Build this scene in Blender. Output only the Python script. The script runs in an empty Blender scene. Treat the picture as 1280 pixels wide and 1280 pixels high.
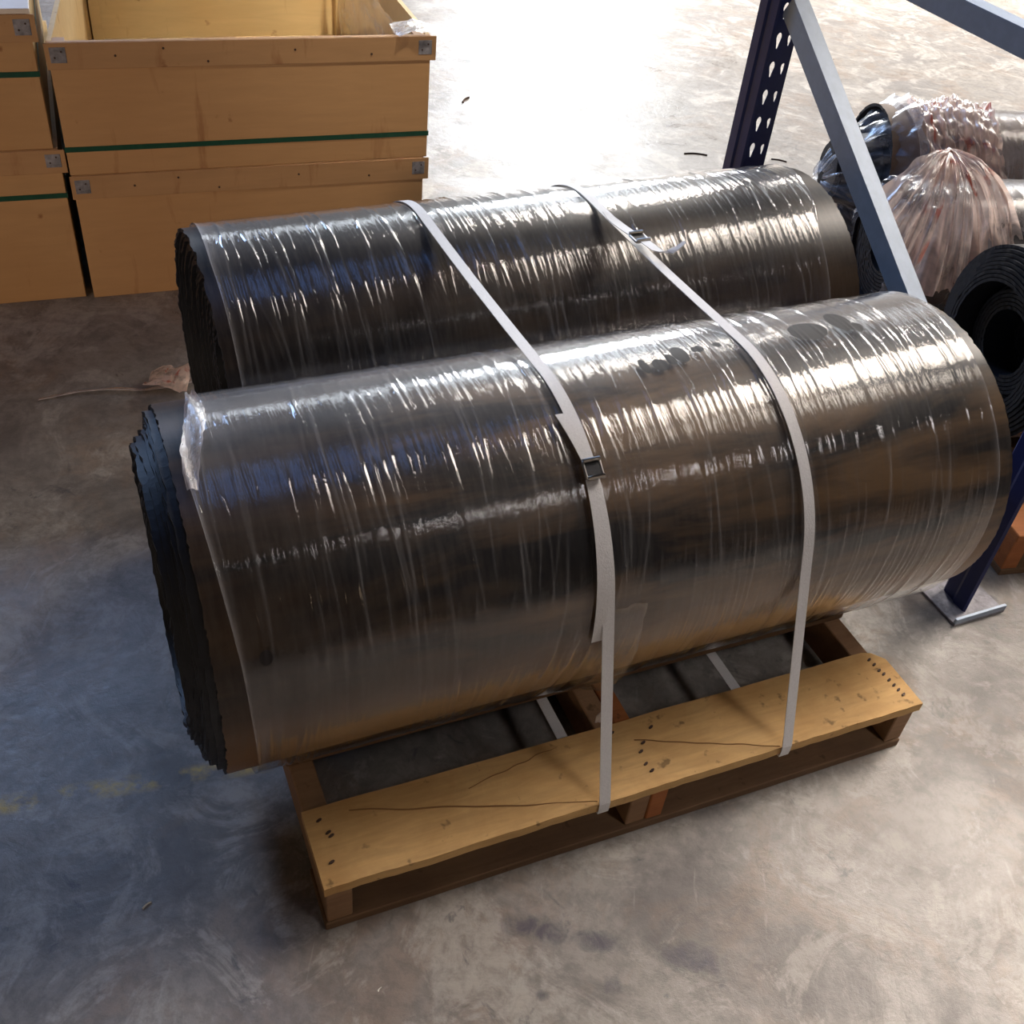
import bpy, bmesh, math, random
import numpy as np
from mathutils import Vector, Matrix, noise as mn
random.seed(7); rng = np.random.default_rng(7)
PI = math.pi
C = bpy.context.scene.collection
S = bpy.context.scene

# ------------------------------------------------------------------ camera
CAMH = 1.57
cam_d = bpy.data.cameras.new('camera'); cam_d.sensor_width = 36; cam_d.lens = 36*1330/1280
cam = bpy.data.objects.new('camera', cam_d); C.objects.link(cam)
cam.matrix_world = Matrix(((0.99292283, -0.11876136, 0.0, 0), (0.07759865, 0.64877562, -0.75701297, 0),
                           (0.08990389, 0.75165546, 0.65339985, CAMH), (0, 0, 0, 1)))
cam_d.clip_end = 200
S.camera = cam
# ------------------------------------------------------------------ world, lights, exposure
S.view_settings.view_transform = 'Standard'; S.view_settings.look = 'None'
S.view_settings.gamma = 1; S.view_settings.use_curve_mapping = False
S.view_settings.exposure = 0.0
w = bpy.data.worlds.new('hall'); S.world = w; w.use_nodes = True
w.node_tree.nodes['Background'].inputs[0].default_value = (0.30, 0.26, 0.22, 1)
w.node_tree.nodes['Background'].inputs[1].default_value = 0.012

def area(name, loc, target, sx, sy, power, col, spread=180):
    l = bpy.data.lights.new(name, 'AREA'); l.shape = 'RECTANGLE'; l.size = sx; l.size_y = sy
    l.energy = power; l.color = col; l.spread = math.radians(spread)
    o = bpy.data.objects.new(name, l); C.objects.link(o); o.location = loc
    d = Vector(target)-Vector(loc); o.rotation_euler = d.to_track_quat('-Z', 'Y').to_euler()
    return o
area('near_bay_lamp', (3.56, 3.25, 4.15), (1.05, .05, 0), 2.3, 2.3, 54, (1.0, .88, .77), 52)
area('front_bay_lamp', (2.9, -.6, 4.2), (2.1, 0, 0), .8, .8, 18, (1.0, .94, .92), 62)
area('added_fill_behind', (-1.5, -7.5, 3.4), (-.4, 1.5, .5), 3.2, 1.4, 30, (1.0, .74, .50))  # added unseen fill that gently warms the rolls' lower flanks
area('added_fill_behind', (-3.2, -6.5, 2.8), (-1.35, 2.6, .35), .8, .8, 5.2, (1.0, .76, .56), 25)  # added unseen spot that brightens the crate fronts
area('added_crate_spot', (1.2, .9, 6.0), (-.75, 3.65, .3), .4, .4, 5, (1.0, .90, .70), 17)  # added unseen spot for the inside of the open crate
area('clerestory_daylight', (-.30, 15.7, 4.0), (.1, 3.5, 0), 1.0, 2.0, 620, (.88, .94, 1.0))
area('added_back_strip', (1.0, 15.8, 6.6), (1.0, 2.0, 0), 14, 2.2, 420, (.86, .93, 1.0))  # added unseen strip light, put in for the grey reflection on roll tops
area('side_window_daylight', (-8.0, 10.6, 7.0), (-.8, 1.0, 0), 2.6, 2.6, 330, (.40, .60, 1.0), 120)
area('far_bay_lamp', (1.0, 8.4, 4.8), (1.8, 8.9, 0), 1.5, 1.5, 960, (1.0, .93, .84), 140)
area('far_bay_lamp', (6.5, 10.5, 4.6), (5.6, 9.4, 0), 1.9, .9, 560, (1.0, .94, .88), 160)
area('skylight', (-.2, 2.6, 8.0), (-.2, 1.6, 0), 2.2, 3.2, 32, (.22, .42, 1.0))

# ------------------------------------------------------------------ mesh helpers
def mesh_obj(name, V, F, mat, parent=None, smooth=False, uv=None, attr=None):
    me = bpy.data.meshes.new(name)
    me.from_pydata([tuple(v) for v in V], [], [tuple(f) for f in F])
    if uv is not None:
        l = me.uv_layers.new(name='UVMap'); uv = np.asarray(uv, np.float32)
        idx = np.empty(len(me.loops), np.int32); me.loops.foreach_get('vertex_index', idx)
        l.data.foreach_set('uv', uv[idx].ravel())
    if attr:
        for k, a in attr.items():
            t = me.attributes.new(k, 'FLOAT', 'POINT'); t.data.foreach_set('value', np.asarray(a, np.float32))
    if smooth: me.polygons.foreach_set('use_smooth', [True]*len(me.polygons))
    if mat: me.materials.append(mat)
    me.update()
    o = bpy.data.objects.new(name, me); C.objects.link(o)
    if parent: o.parent = parent
    return o

def box_vf(x0, x1, y0, y1, z0, z1, off=0):
    V = [(x, y, z) for z in (z0, z1) for y in (y0, y1) for x in (x0, x1)]
    F = [(0, 2, 3, 1), (4, 5, 7, 6), (0, 1, 5, 4), (2, 6, 7, 3), (0, 4, 6, 2), (1, 3, 7, 5)]
    return V, [tuple(i+off for i in f) for f in F]

def board(name, x0, x1, y0, y1, z0, z1, mat, parent, bev=.002, wob=0.0, loc=None):
    """a sawn board: bevelled, with edges that wander a little"""
    bm = bmesh.new()
    bmesh.ops.create_cube(bm, size=1)
    for v in bm.verts:
        v.co = Vector(((x0+x1)/2+v.co.x*(x1-x0), (y0+y1)/2+v.co.y*(y1-y0), (z0+z1)/2+v.co.z*(z1-z0)))
    if wob:
        ax = 0 if (x1-x0) >= (y1-y0) and (x1-x0) >= (z1-z0) else (1 if (y1-y0) >= (z1-z0) else 2)
        es = [e for e in bm.edges if abs((e.verts[0].co-e.verts[1].co)[ax]) > 1e-6]
        bmesh.ops.subdivide_edges(bm, edges=es, cuts=14)
        sd = random.uniform(0, 99)
        for v in bm.verts:
            n = mn.noise_vector(Vector((v.co.x*4+sd, v.co.y*4, v.co.z*4)))
            n2 = mn.noise_vector(Vector((v.co.x*22+sd, v.co.y*22, v.co.z*22)))
            v.co += (n*wob+n2*wob*.45)
    bmesh.ops.bevel(bm, geom=[e for e in bm.edges if e.calc_face_angle(0) > .6], offset=bev, segments=1, affect='EDGES')
    me = bpy.data.meshes.new(name); bm.to_mesh(me); bm.free(); me.materials.append(mat)
    o = bpy.data.objects.new(name, me); C.objects.link(o)
    if parent: o.parent = parent
    return o

def thing(name, label, cat, loc=(0, 0, 0), rotz=0, group=None):
    o = bpy.data.objects.new(name, None); C.objects.link(o); o.empty_display_size = .1
    o.location = loc; o.rotation_euler = (0, 0, rotz); o['label'] = label; o['category'] = cat
    if group: o['group'] = group
    return o
def tag(o, label, cat, group=None):
    o['label'] = label; o['category'] = cat
    if group: o['group'] = group
    return o

# ------------------------------------------------------------------ material helpers
class NT:
    def __init__(s, name):
        s.m = bpy.data.materials.new(name); s.m.use_nodes = True; s.t = s.m.node_tree
        s.t.nodes.clear(); s.out = s.t.nodes.new('ShaderNodeOutputMaterial')
    def n(s, typ, **kw):
        nd = s.t.nodes.new('ShaderNode'+typ)
        for k, v in kw.items():
            if k.startswith('i_'):
                key = k[2:]; key = int(key) if key.isdigit() else key.replace('_', ' ')
                if hasattr(v, 'links') or isinstance(v, bpy.types.NodeSocket): s.t.links.new(v, nd.inputs[key])
                else: nd.inputs[key].default_value = v
            else: setattr(nd, k, v)
        return nd
    def link(s, a, b): s.t.links.new(a, b)
    def obj(s): return s.n('TexCoord').outputs['Object']
    def gen(s): return s.n('TexCoord').outputs['Generated']
    def uv(s): return s.n('TexCoord').outputs['UV']
    def mapv(s, vec, sc=(1, 1, 1), loc=(0, 0, 0), rot=(0, 0, 0)):
        m = s.n('Mapping', i_0=vec); m.inputs['Scale'].default_value = sc; m.inputs['Location'].default_value = loc
        m.inputs['Rotation'].default_value = rot
        return m.outputs[0]
    def noise(s, vec, scale, det=4, rough=.55, dist=0):
        return s.n('TexNoise', i_Vector=vec, i_Scale=scale, i_Detail=det, i_Roughness=rough, i_Distortion=dist).outputs[0]
    def math(s, op, a, b=0.0, c=None, clamp=False):
        nd = s.n('Math', operation=op, i_0=a, i_1=b); nd.use_clamp = clamp
        if c is not None:
            if isinstance(c, bpy.types.NodeSocket): s.link(c, nd.inputs[2])
            else: nd.inputs[2].default_value = c
        return nd.outputs[0]
    def ramp(s, fac, pts):
        r = s.n('ValToRGB', i_0=fac); e = r.color_ramp.elements
        while len(e) < len(pts): e.new(.5)
        for i, (p, c) in enumerate(pts):
            e[i].position = p; e[i].color = (c, c, c, 1) if isinstance(c, (int, float)) else (*c, 1)
        return r.outputs[0]
    def mix(s, f, a, b, mode='MIX'):
        m = s.n('Mix', data_type='RGBA', blend_type=mode)
        for i, v in ((0, f), (6, a), (7, b)):
            if isinstance(v, bpy.types.NodeSocket): s.link(v, m.inputs[i])
            else: m.inputs[i].default_value = v if i == 0 else (*v, 1)
        return m.outputs[2]
    def bump(s, h, strength=.3, dist=.01):
        return s.n('Bump', i_Height=h, i_Strength=strength, i_Distance=dist).outputs[0]
    def bsdf(s, col, rough=.5, metal=0., normal=None, spec=.5):
        b = s.n('BsdfPrincipled')
        for k, v in (('Base Color', col), ('Roughness', rough), ('Metallic', metal), ('Specular IOR Level', spec)):
            if isinstance(v, bpy.types.NodeSocket): s.link(v, b.inputs[k])
            else: b.inputs[k].default_value = (*v, 1) if k == 'Base Color' else v
        if normal: s.link(normal, b.inputs['Normal'])
        return b.outputs[0]
    def done(s, sh): s.link(sh, s.out.inputs[0]); return s.m

def mat_concrete():
    t = NT('concrete'); o = t.obj()
    big = t.noise(o, .8, 4, .5, .3); mid = t.noise(o, 3.6, 9, .68, .9); fine = t.noise(o, 34, 8, .75, .3)
    col = t.mix(t.ramp(big, [(.3, 0.), (.7, 1.)]), (.215, .20, .19), (.30, .268, .235))
    col = t.mix(t.math('MULTIPLY', t.ramp(mid, [(.47, 0.), (.60, 1.)]), .68), col, (.125, .112, .105))
    tan = t.noise(t.mapv(o, (1, 1, 1), (7, 3, 0)), 3.4, 9, .7, .9)
    col = t.mix(t.math('MULTIPLY', t.ramp(tan, [(.50, 0.), (.62, 1.)]), .45), col, (.225, .155, .108))
    wht = t.noise(t.mapv(o, (1, 1, 1), (-4, 8, 0)), 5., 10, .72, 1.2)
    col = t.mix(t.math('MULTIPLY', t.ramp(wht, [(.51, 0.), (.58, 1.)]), .6), col, (.40, .37, .335))
    col = t.mix(t.math('MULTIPLY', t.ramp(fine, [(.38, 1.), (.56, 0.)]), .45), col, (.10, .09, .085))
    scr = t.noise(t.mapv(o, (26, 3, 1), (2, 5, 0), (0, 0, .5)), 1.6, 5, .6, .2)
    col = t.mix(t.math('MULTIPLY', t.ramp(scr, [(.66, 0.), (.72, 1.)]), .25), col, (.50, .47, .43))
    spots = t.noise(t.mapv(o, (1, 1, 1), (13, 5, 0)), 9, 7, .7, 1.6)
    col = t.mix(t.math('MULTIPLY', t.ramp(spots, [(.63, 0.), (.70, 1.)]), .65), col, (.075, .072, .085))
    # scuff marks in front of the pallet
    sep = t.n('SeparateXYZ', i_0=o)
    x, y = sep.outputs[0], sep.outputs[1]
    wob = t.noise(o, 24, 5, .7, .6)
    m = None
    for cx, cy, rx, ry in ((.115, .84, .06, .028), (.215, .83, .05, .02), (.36, .82, .06, .028), (.235, .765, .018, .018), (.13, .735, .012, .01)):
        dx = t.math('DIVIDE', t.math('SUBTRACT', x, cx), rx); dy = t.math('DIVIDE', t.math('SUBTRACT', y, cy), ry)
        d = t.math('ADD', t.math('MULTIPLY', dx, dx), t.math('MULTIPLY', dy, dy))
        k = t.n('MapRange', i_0=t.math('MULTIPLY_ADD', wob, 3.2, d), i_1=2.6, i_2=1.4, i_3=0., i_4=1.).outputs[0]
        m = k if m is None else t.math('MAXIMUM', m, k)
    col = t.mix(t.math('MULTIPLY', m, .9), col, (.065, .06, .075))
    # worn yellow paint stripe on the floor
    dline = t.math('ABSOLUTE', t.math('SUBTRACT', y, t.math('MULTIPLY_ADD', x, .353, 1.212)))
    on = t.ramp(dline, [(.010, 1.), (.024, 0.)])
    on = t.math('MULTIPLY', on, t.math('LESS_THAN', x, -.35))
    wear = t.ramp(t.noise(o, 13, 5, .65), [(.44, 0.), (.58, .85)])
    col = t.mix(t.math('MULTIPLY', on, wear), col, (.62, .42, .10))
    rough = t.ramp(t.math('MULTIPLY_ADD', mid, .6, t.math('MULTIPLY', wht, .5)), [(.40, .24), (.66, .5)])
    h = t.math('MULTIPLY_ADD', fine, .3, t.math('MULTIPLY', mid, .7))
    return t.done(t.bsdf(col, rough, 0, t.bump(h, .3, .014), .42))

def mat_ply(name, base, dark, seed, axis='x'):
    t = NT(name); o = t.mapv(t.obj(), (1, 1, 1), (seed, seed*.7, seed*.3))
    grain = t.noise(t.mapv(o, (9, 9, 1.2) if axis == 'z' else (1.2, 9, 9)), 5, 6, .6, .4)
    big = t.noise(o, 2.2, 4, .5)
    col = t.mix(t.ramp(grain, [(.3, 0.), (.75, 1.)]), base, tuple(c*.86 for c in base))
    col = t.mix(t.math('MULTIPLY', t.ramp(big, [(.4, 0.), (.75, 1.)]), .5), col, dark)
    # knots
    v = t.n('TexVoronoi', i_Vector=t.mapv(o, (2.6, 2.6, 2.6)), i_Scale=1.0); v.inputs['Randomness'].default_value = 1
    kn = t.ramp(v.outputs['Distance'], [(.035, 1.), (.075, 0.)])
    col = t.mix(t.math('MULTIPLY', kn, .8), col, (.20, .07, .02))
    # long stains running with the grain
    st = t.noise(t.mapv(o, (9, 9, 1.6)), 1.6, 5, .6, .3)
    col = t.mix(t.math('MULTIPLY', t.ramp(st, [(.60, 0.), (.72, 1.)]), .6), col, (.24, .085, .03))
    bl = t.noise(o, 14, 4, .5)
    col = t.mix(t.math('MULTIPLY', t.ramp(bl, [(.70, 0.), (.76, 1.)]), .7), col, (.20, .07, .025))
    return t.done(t.bsdf(col, .55, 0, t.bump(grain, .12, .004), .3))

def mat_pallet(name, base, dark, crack=False):
    t = NT(name); o = t.obj()
    rnd = t.n('ObjectInfo').outputs['Random']
    off = t.n('CombineXYZ', i_0=t.math('MULTIPLY', rnd, 30.)).outputs[0]
    p = t.n('VectorMath', operation='ADD', i_0=o, i_1=off).outputs[0]
    grain = t.noise(t.mapv(p, (2.2, 16, 16)), 5, 7, .6, .5)
    big = t.noise(p, 6, 5, .6, .5)
    col = t.mix(t.ramp(grain, [(.3, 0.), (.75, 1.)]), base, tuple(c*.72 for c in base))
    col = t.mix(t.math('MULTIPLY', t.ramp(big, [(.40, 0.), (.75, 1.)]), .75), col, dark)
    sp = t.noise(p, 38, 3, .5)
    col = t.mix(t.math('MULTIPLY', t.ramp(sp, [(.66, 0.), (.74, 1.)]), .6), col, (.05, .03, .015))
    return t.done(t.bsdf(col, .7, 0, t.bump(grain, .3, .004), .25))

def mat_simple(name, col, rough=.5, metal=0., nscale=0, var=.3, bump=.0, spec=.5):
    t = NT(name); c = col; nrm = None
    if nscale:
        nz = t.noise(t.obj(), nscale, 6, .6, .3)
        c = t.mix(t.ramp(nz, [(.3, 0.), (.72, 1.)]), col, tuple(x*(1-var) for x in col))
        if bump: nrm = t.bump(nz, bump, .004)
    return t.done(t.bsdf(c, rough, metal, nrm, spec))

def mat_rubber_side(name, k=1.0, seed=0.):
    """outer face of a used belt: black rubber with ochre and grey dusting rubbed on in bands along its length"""
    t = NT(name); uv = t.uv(); sep = t.n('SeparateXYZ', i_0=uv); s_, a_ = sep.outputs[0], sep.outputs[1]
    band = t.noise(t.mapv(uv, (1.6, 7.5, 1), (seed, seed*2, 0)), 1.3, 5, .6, .35)
    blot = t.noise(t.mapv(uv, (3.2, 5, 1), (seed+5, 2, 0)), 1.5, 6, .62, .5)
    fine = t.noise(t.mapv(uv, (60, 9, 1)), 2., 4, .6)
    dark = (.008, .007, .009)
    g = t.math('MULTIPLY', t.ramp(band, [(.42, 0.), (.60, 1.)]), t.ramp(s_, [(.12, .30), (.50, 1.)]))
    col = t.mix(t.math('MULTIPLY', g, .55*k), dark, (.25, .145, .065))
    col = t.mix(t.math('MULTIPLY', t.ramp(blot, [(.48, 0.), (.70, 1.)]), .5*k), col, (.055, .045, .036))
    # lower flank painted tan, standing in for warm bounce off floor and pallet
    low = t.ramp(a_, [(.0, 0.), (.11, 0.), (.20, .0), (.35, 0.)])
    lowm = t.n('MapRange', i_0=a_, i_1=.06, i_2=-.14, i_3=0., i_4=.75).outputs[0]
    lowm = t.math('MULTIPLY', lowm, min(1., k*k))
    col = t.mix(lowm, col, (.26, .135, .055))
    col = t.mix(t.math('MULTIPLY', t.ramp(fine, [(.4, 0.), (.7, 1.)]), .25), col, (.10, .085, .07))
    return t.done(t.bsdf(col, .38, 0, t.bump(blot, .15, .004), .45))

def mat_film(name, haze=.05, rough=.10, tint=(.80, .80, .82), holes=(), wr=.55, fres=1.5, red=False, bscale=1., top_sheen=0.):
    """stretch film: clear, glossy, milky where it is creased (attribute 'crease') and at its edge ('edge')"""
    t = NT(name); uv = t.uv()
    cre = t.n('Attribute', attribute_name='crease').outputs['Fac']
    edg = t.n('Attribute', attribute_name='edge').outputs['Fac']
    streak = t.noise(t.mapv(uv, (46*bscale, 2.2*bscale, 1)), 2.2, 5, .6, .25)
    cloud = t.noise(t.mapv(uv, (5, 5, 1), (3, 1, 0)), 1.8, 5, .6, .4)
    small = t.noise(t.mapv(uv, (150*bscale, 26*bscale, 1)), 1., 3, .5, .2)
    crinkle = t.noise(t.mapv(uv, (60*bscale, 45*bscale, 1)), 1., 3, .6, 1.)
    h = t.math('MULTIPLY_ADD', streak, .9, t.math('MULTIPLY_ADD', small, .28, t.math('MULTIPLY', crinkle, .22)))
    nrm = t.bump(h, .35, .004)
    hz = t.math('ADD', t.math('MULTIPLY', t.ramp(cloud, [(.35, .3), (.7, 1.6)]), haze),
                t.math('MULTIPLY', t.ramp(streak, [(.60, 0.), (.75, 1.)]), haze*1.1))
    if top_sheen:  # pale reflected sheen along the roll top, painted into the film haze
        a2_ = t.n('SeparateXYZ', i_0=uv).outputs[1]
        dn = t.noise(t.mapv(uv, (4, 6, 1), (9, 4, 0)), 2., 6, .65, .6)
        dm = t.math('MULTIPLY', t.n('MapRange', i_0=a2_, i_1=.34, i_2=.50, i_3=0., i_4=1.).outputs[0], t.ramp(dn, [(.3, .45), (.7, 1.)]))
        hz = t.math('ADD', hz, t.math('MULTIPLY', dm, top_sheen))
    hz = t.math('ADD', hz, t.math('MULTIPLY', cre, wr))
    hz = t.math('ADD', hz, t.math('MULTIPLY', edg, .55), clamp=True)
    dcol = tint
    if red:
        rd = t.noise(t.mapv(uv, (1, 1, 1), (2, 9, 0)), 9., 3, .5, .8)
        dcol = t.mix(t.math('MULTIPLY', t.ramp(rd, [(.60, 0.), (.68, 1.)]), .85), tint, (.62, .13, .07))
    diff = t.n('BsdfDiffuse'); trl = t.n('BsdfTranslucent')
    for d in (diff, trl):
        if isinstance(dcol, bpy.types.NodeSocket): t.link(dcol, d.inputs[0])
        else: d.inputs[0].default_value = (*dcol, 1)
    milky = t.n('MixShader', i_0=.55 if red else .12, i_1=diff.outputs[0], i_2=trl.outputs[0]).outputs[0]
    glos = t.n('BsdfGlossy', i_Roughness=rough, i_Normal=nrm); glos.inputs[0].default_value = (.95, .95, .95, 1)
    tr = t.n('BsdfTransparent'); tr.inputs[0].default_value = (.97, .97, .97, 1)
    body = t.n('MixShader', i_0=hz, i_1=tr.outputs[0], i_2=milky).outputs[0]
    bk = t.n('NewGeometry').outputs['Backfacing']
    ior = t.math('MULTIPLY_ADD', bk, 1/fres-fres, fres)
    fr = t.n('Fresnel', i_IOR=ior, i_Normal=nrm).outputs[0]
    fr = t.math('MULTIPLY', fr, 1.4, clamp=True)
    sh = t.n('MixShader', i_0=fr, i_1=body, i_2=glos.outputs[0]).outputs[0]
    if holes:
        sep = t.n('SeparateXYZ', i_0=uv); s_, a_ = sep.outputs[0], sep.outputs[1]; m = None
        for hs, ha, rs, ra in holes:
            dx = t.math('DIVIDE', t.math('SUBTRACT', s_, hs), rs); dy = t.math('DIVIDE', t.math('SUBTRACT', a_, ha), ra)
            d = t.math('ADD', t.math('MULTIPLY', dx, dx), t.math('MULTIPLY', dy, dy))
            k = t.math('LESS_THAN', d, 1.)
            m = k if m is None else t.math('MAXIMUM', m, k)
        t2 = t.bsdf((.020, .017, .018), .5, 0, None, .3)
        sh = t.n('MixShader', i_0=m, i_1=sh, i_2=t2).outputs[0]
    return t.done(sh)

M = {}
M['concrete'] = mat_concrete()
M['ply_a'] = mat_ply('plywood_warm', (.53, .31, .15), (.43, .23, .10), 1.3)
M['ply_b'] = mat_ply('plywood_pale', (.52, .31, .15), (.40, .21, .085), 4.1)
M['ply_in'] = mat_ply('plywood_inside', (.62, .46, .24), (.55, .33, .12), 7.7)
M['batten'] = mat_ply('batten_timber', (.48, .28, .14), (.36, .20, .095), 9.2)
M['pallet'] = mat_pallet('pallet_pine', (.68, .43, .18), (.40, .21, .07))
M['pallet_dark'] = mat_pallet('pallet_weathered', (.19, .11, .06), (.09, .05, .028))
M['pallet_mid'] = mat_pallet('pallet_brown', (.34, .20, .11), (.18, .095, .05))
M['pallet_red'] = mat_pallet('pallet_reddish', (.42, .15, .05), (.25, .08, .03))
M['crack'] = mat_simple('timber_crack', (.24, .12, .04), .9)
M['nail'] = mat_simple('nail_rust', (.06, .03, .02), .7)
M['rubber'] = mat_simple('rubber_edge', (.016, .018, .024), .55, 0, 30, .5, .4, .5)
M['belt1'] = mat_rubber_side('belt_face_dusty', 1.15, 0.)
M['belt2'] = mat_rubber_side('belt_face_black', .35, 3.1)
M['belt3'] = mat_rubber_side('belt_face_brown', 1.1, 6.3)
M['strap'] = mat_simple('white_strap_weave', (.70, .69, .70), .5, 0, 300, .12, .2)
M['green'] = mat_simple('green_strap_plastic', (.012, .075, .045), .35, 0, 60, .3, .1)
M['blue'] = mat_simple('blue_powder_coat', (.012, .024, .13), .42, 0, 18, .25, .05)
M['galv'] = mat_simple('galvanised_steel', (.40, .48, .60), .45, .25, 40, .15, .05)
M['galv_dull'] = mat_simple('zinc_plate', (.34, .33, .37), .6, .2, 60, .6, .1)
M['buckle'] = mat_simple('buckle_wire', (.60, .58, .55), .3, .9)
M['tape'] = mat_simple('pale_tape', (.62, .60, .62), .45, 0, 50, .35, .2)

# ------------------------------------------------------------------ floor
floor = mesh_obj('floor', [(-14, -8, 0), (16, -8, 0), (16, 22, 0), (-14, 22, 0)], [(0, 1, 2, 3)], M['concrete'])
floor['kind'] = 'structure'
wb = mesh_obj('wall_back', [(-14, 16, 0), (16, 16, 0), (16, 16, 10), (-14, 16, 10), (-14, 16.2, 0), (16, 16.2, 0), (16, 16.2, 10), (-14, 16.2, 10)],
              [(0, 1, 2, 3), (5, 4, 7, 6), (3, 2, 6, 7)], mat_simple('painted_wall', (.62, .62, .60), .7)); wb['kind'] = 'structure'

# ------------------------------------------------------------------ belt rolls
def ang(t):  # 0 = towards the camera side (-y), 90 deg = top
    return (-math.cos(t), math.sin(t))

def spiral_roll(name, R, L, turns, pitch, mat_face, mat_edge, parent, stick, stick_r, r_core, zc, jag=.002, thick=.8, seed=0, bmat=None):
    """a rubber sheet wound as a spiral: outer turn is one part, the inner turns another; every turn sticks out by its own amount"""
    r_ = np.random.default_rng(seed)
    N = 96
    def strip(t0, t1, outer):
        N = 288 if outer else 96
        ths = np.arange(t0, t1+1e-6, 2*PI/N)
        V = []; UV = []
        for th in ths:
            k = th/(2*PI)
            r = R - pitch*k
            e = stick(k)+jag*mn.noise(Vector((th*9, seed, 3)))*1.5 + jag*float(r_.normal())*.35
            f = L+stick_r(k)+jag*float(r_.normal())*.35
            a = -PI*.42-th   # outer tail hidden under the roll
            c, s = ang(a)
            for rr, xx in ((r, e), (r, f), (r-pitch*thick, f), (r-pitch*thick, e)):
                V.append((xx, c*rr, zc+s*rr)); UV.append((xx, ((a+PI) % (2*PI)-PI)*R))
        F = []; MI = []
        for i in range(len(ths)-1):
            for q in range(4):
                F.append((i*4+q, i*4+(q+1) % 4, i*4+4+(q+1) % 4, i*4+4+q)); MI.append(0 if q == 0 else 1)
        F.append((0, 1, 2, 3)); MI.append(1); n = (len(ths)-1)*4; F.append((n+3, n+2, n+1, n)); MI.append(1)
        return V, F, UV, MI
    out = []
    for nm, a, b in (('outer_belt_turn', 0, 2*PI), ('inner_belt_turns', 2*PI, turns*2*PI)):
        V, F, UV, MI = strip(a, b, nm[0] == 'o')
        o = mesh_obj(nm, V, F, None, parent, uv=UV)
        o.data.materials.append(mat_face if nm[0] == 'o' else mat_edge); o.data.materials.append(mat_edge)
        o.data.polygons.foreach_set('material_index', MI); out.append(o)
        bm = bmesh.new(); bm.from_mesh(o.data); bmesh.ops.recalc_face_normals(bm, faces=bm.faces); bm.to_mesh(o.data); bm.free()
    return out

def film_sleeve(name, R, x0f, x1f, zc, mat, parent, nridge, seed, dense=None, ns=560, nt=170, slantf=None, amp=.0016):
    r_ = np.random.default_rng(seed)
    th = np.linspace(-PI, PI, nt+1)[:-1]
    s = np.linspace(0, 1, ns)
    X0 = np.array([x0f(math.degrees(t)) for t in th]); X1 = np.array([x1f(math.degrees(t)) for t in th])
    X = X0[None, :]+(X1-X0)[None, :]*s[:, None]
    T = np.broadcast_to(th[None, :], X.shape)
    H = np.zeros_like(X); CR = np.zeros_like(X)
    L = X.max()-X.min()
    for i in range(nridge):
        s0 = r_.uniform(X.min(), X.max()); tc = math.radians(r_.uniform(-40, 115)); tl = math.radians(abs(r_.normal(0, 26))+9)
        sl = r_.normal(-.012, .018) if slantf is None else slantf(s0, tc, r_)
        wd = r_.uniform(.0011, .0024); am = r_.uniform(.4, 1.)
        cen = s0+sl*(T-tc)+.002*np.sin(T*7+i)
        env = np.exp(-((T-tc)/tl)**4)
        g = np.exp(-((X-cen)/wd)**2)*env*am
        H += g*amp; CR += g*r_.uniform(.1, .9)**2.4
    for i in range(60):   # long soft folds
        s0 = r_.uniform(X.min(), X.max()); g = np.exp(-((X-s0-.02*np.sin(T+i))/.009)**2)
        H += g*r_.uniform(-.0004, .0006)
    edge = np.exp(-(X-X0[None, :])/.0035)+.8*np.exp(-(X1[None, :]-X)/.003)
    topf = np.exp(-((np.degrees(T)-100)/25)**2)
    edge = edge*.55+topf*np.exp(-(X-X0[None, :])/.02)*.55*(X0[None, :] > -9)
    RR = R+.0022+H+np.where(edge > .2, .0006, 0)
    V = np.stack([X, -np.cos(T)*RR, zc+np.sin(T)*RR], -1).reshape(-1, 3)
    UV = np.stack([X, T*R], -1).reshape(-1, 2)
    idx = np.arange(ns*nt).reshape(ns, nt); a = idx[:-1]; b = idx[1:]
    F = np.stack([a, b, np.roll(b, -1, 1), np.roll(a, -1, 1)], -1).reshape(-1, 4)
    return mesh_obj(name, V.tolist(), F.tolist(), mat, parent, True, UV, {'crease': np.clip(CR, 0, 1).ravel(), 'edge': np.clip(edge, 0, 1).ravel()})

D2R = PI/180
def curve(pts):
    xs = [p[0] for p in pts]; ys = [p[1] for p in pts]
    return lambda a: float(np.interp(a, xs, ys))

ZP = .1212
RF, LF, YF = .283, 1.327, .472
RR_, LR, YR = .276, 1.315, .490
fl = thing('belt_roll', 'front black rubber belt roll wrapped in clear film, on the wooden pallet', 'belt roll', (-.467, 1.085, ZP), YF, 'film wrapped belt rolls strapped to the pallet')
st = lambda k: -min(.034, .0052*k)-(.004*math.sin(k*5.1) if k > 1 else 0)+(.03*max(0, (k-9)/12))
spiral_roll('x', RF, LF, 24, .0085, M['belt1'], M['rubber'], fl, lambda k: (0 if k < 1 else st(k)), lambda k: 0 if k < 1 else -.004*k, .05, RF, .0022, seed=3)
holesF = [(1.034, 92*D2R*RF, .036, .0265), (1.108, 95*D2R*RF, .020, .032), (1.126, 90*D2R*RF, .012, .014), (.714, 87.3*D2R*RF, .0075, .018), (.741, 86.8*D2R*RF, .013, .015),
          (.764, 88.3*D2R*RF, .009, .014), (.786, 90.5*D2R*RF, .013, .022), (.821, 91.5*D2R*RF, .012, .009), (.859, 92.5*D2R*RF, .008, .007), (.066, 23.1*D2R*RF, .0085, .011)]
M['film_front'] = mat_film('stretch_film_front', .016, .09, holes=holesF, wr=.20, top_sheen=.24)
M['film_rear'] = mat_film('stretch_film_rear', .012, .09, wr=.2, top_sheen=.2)
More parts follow.
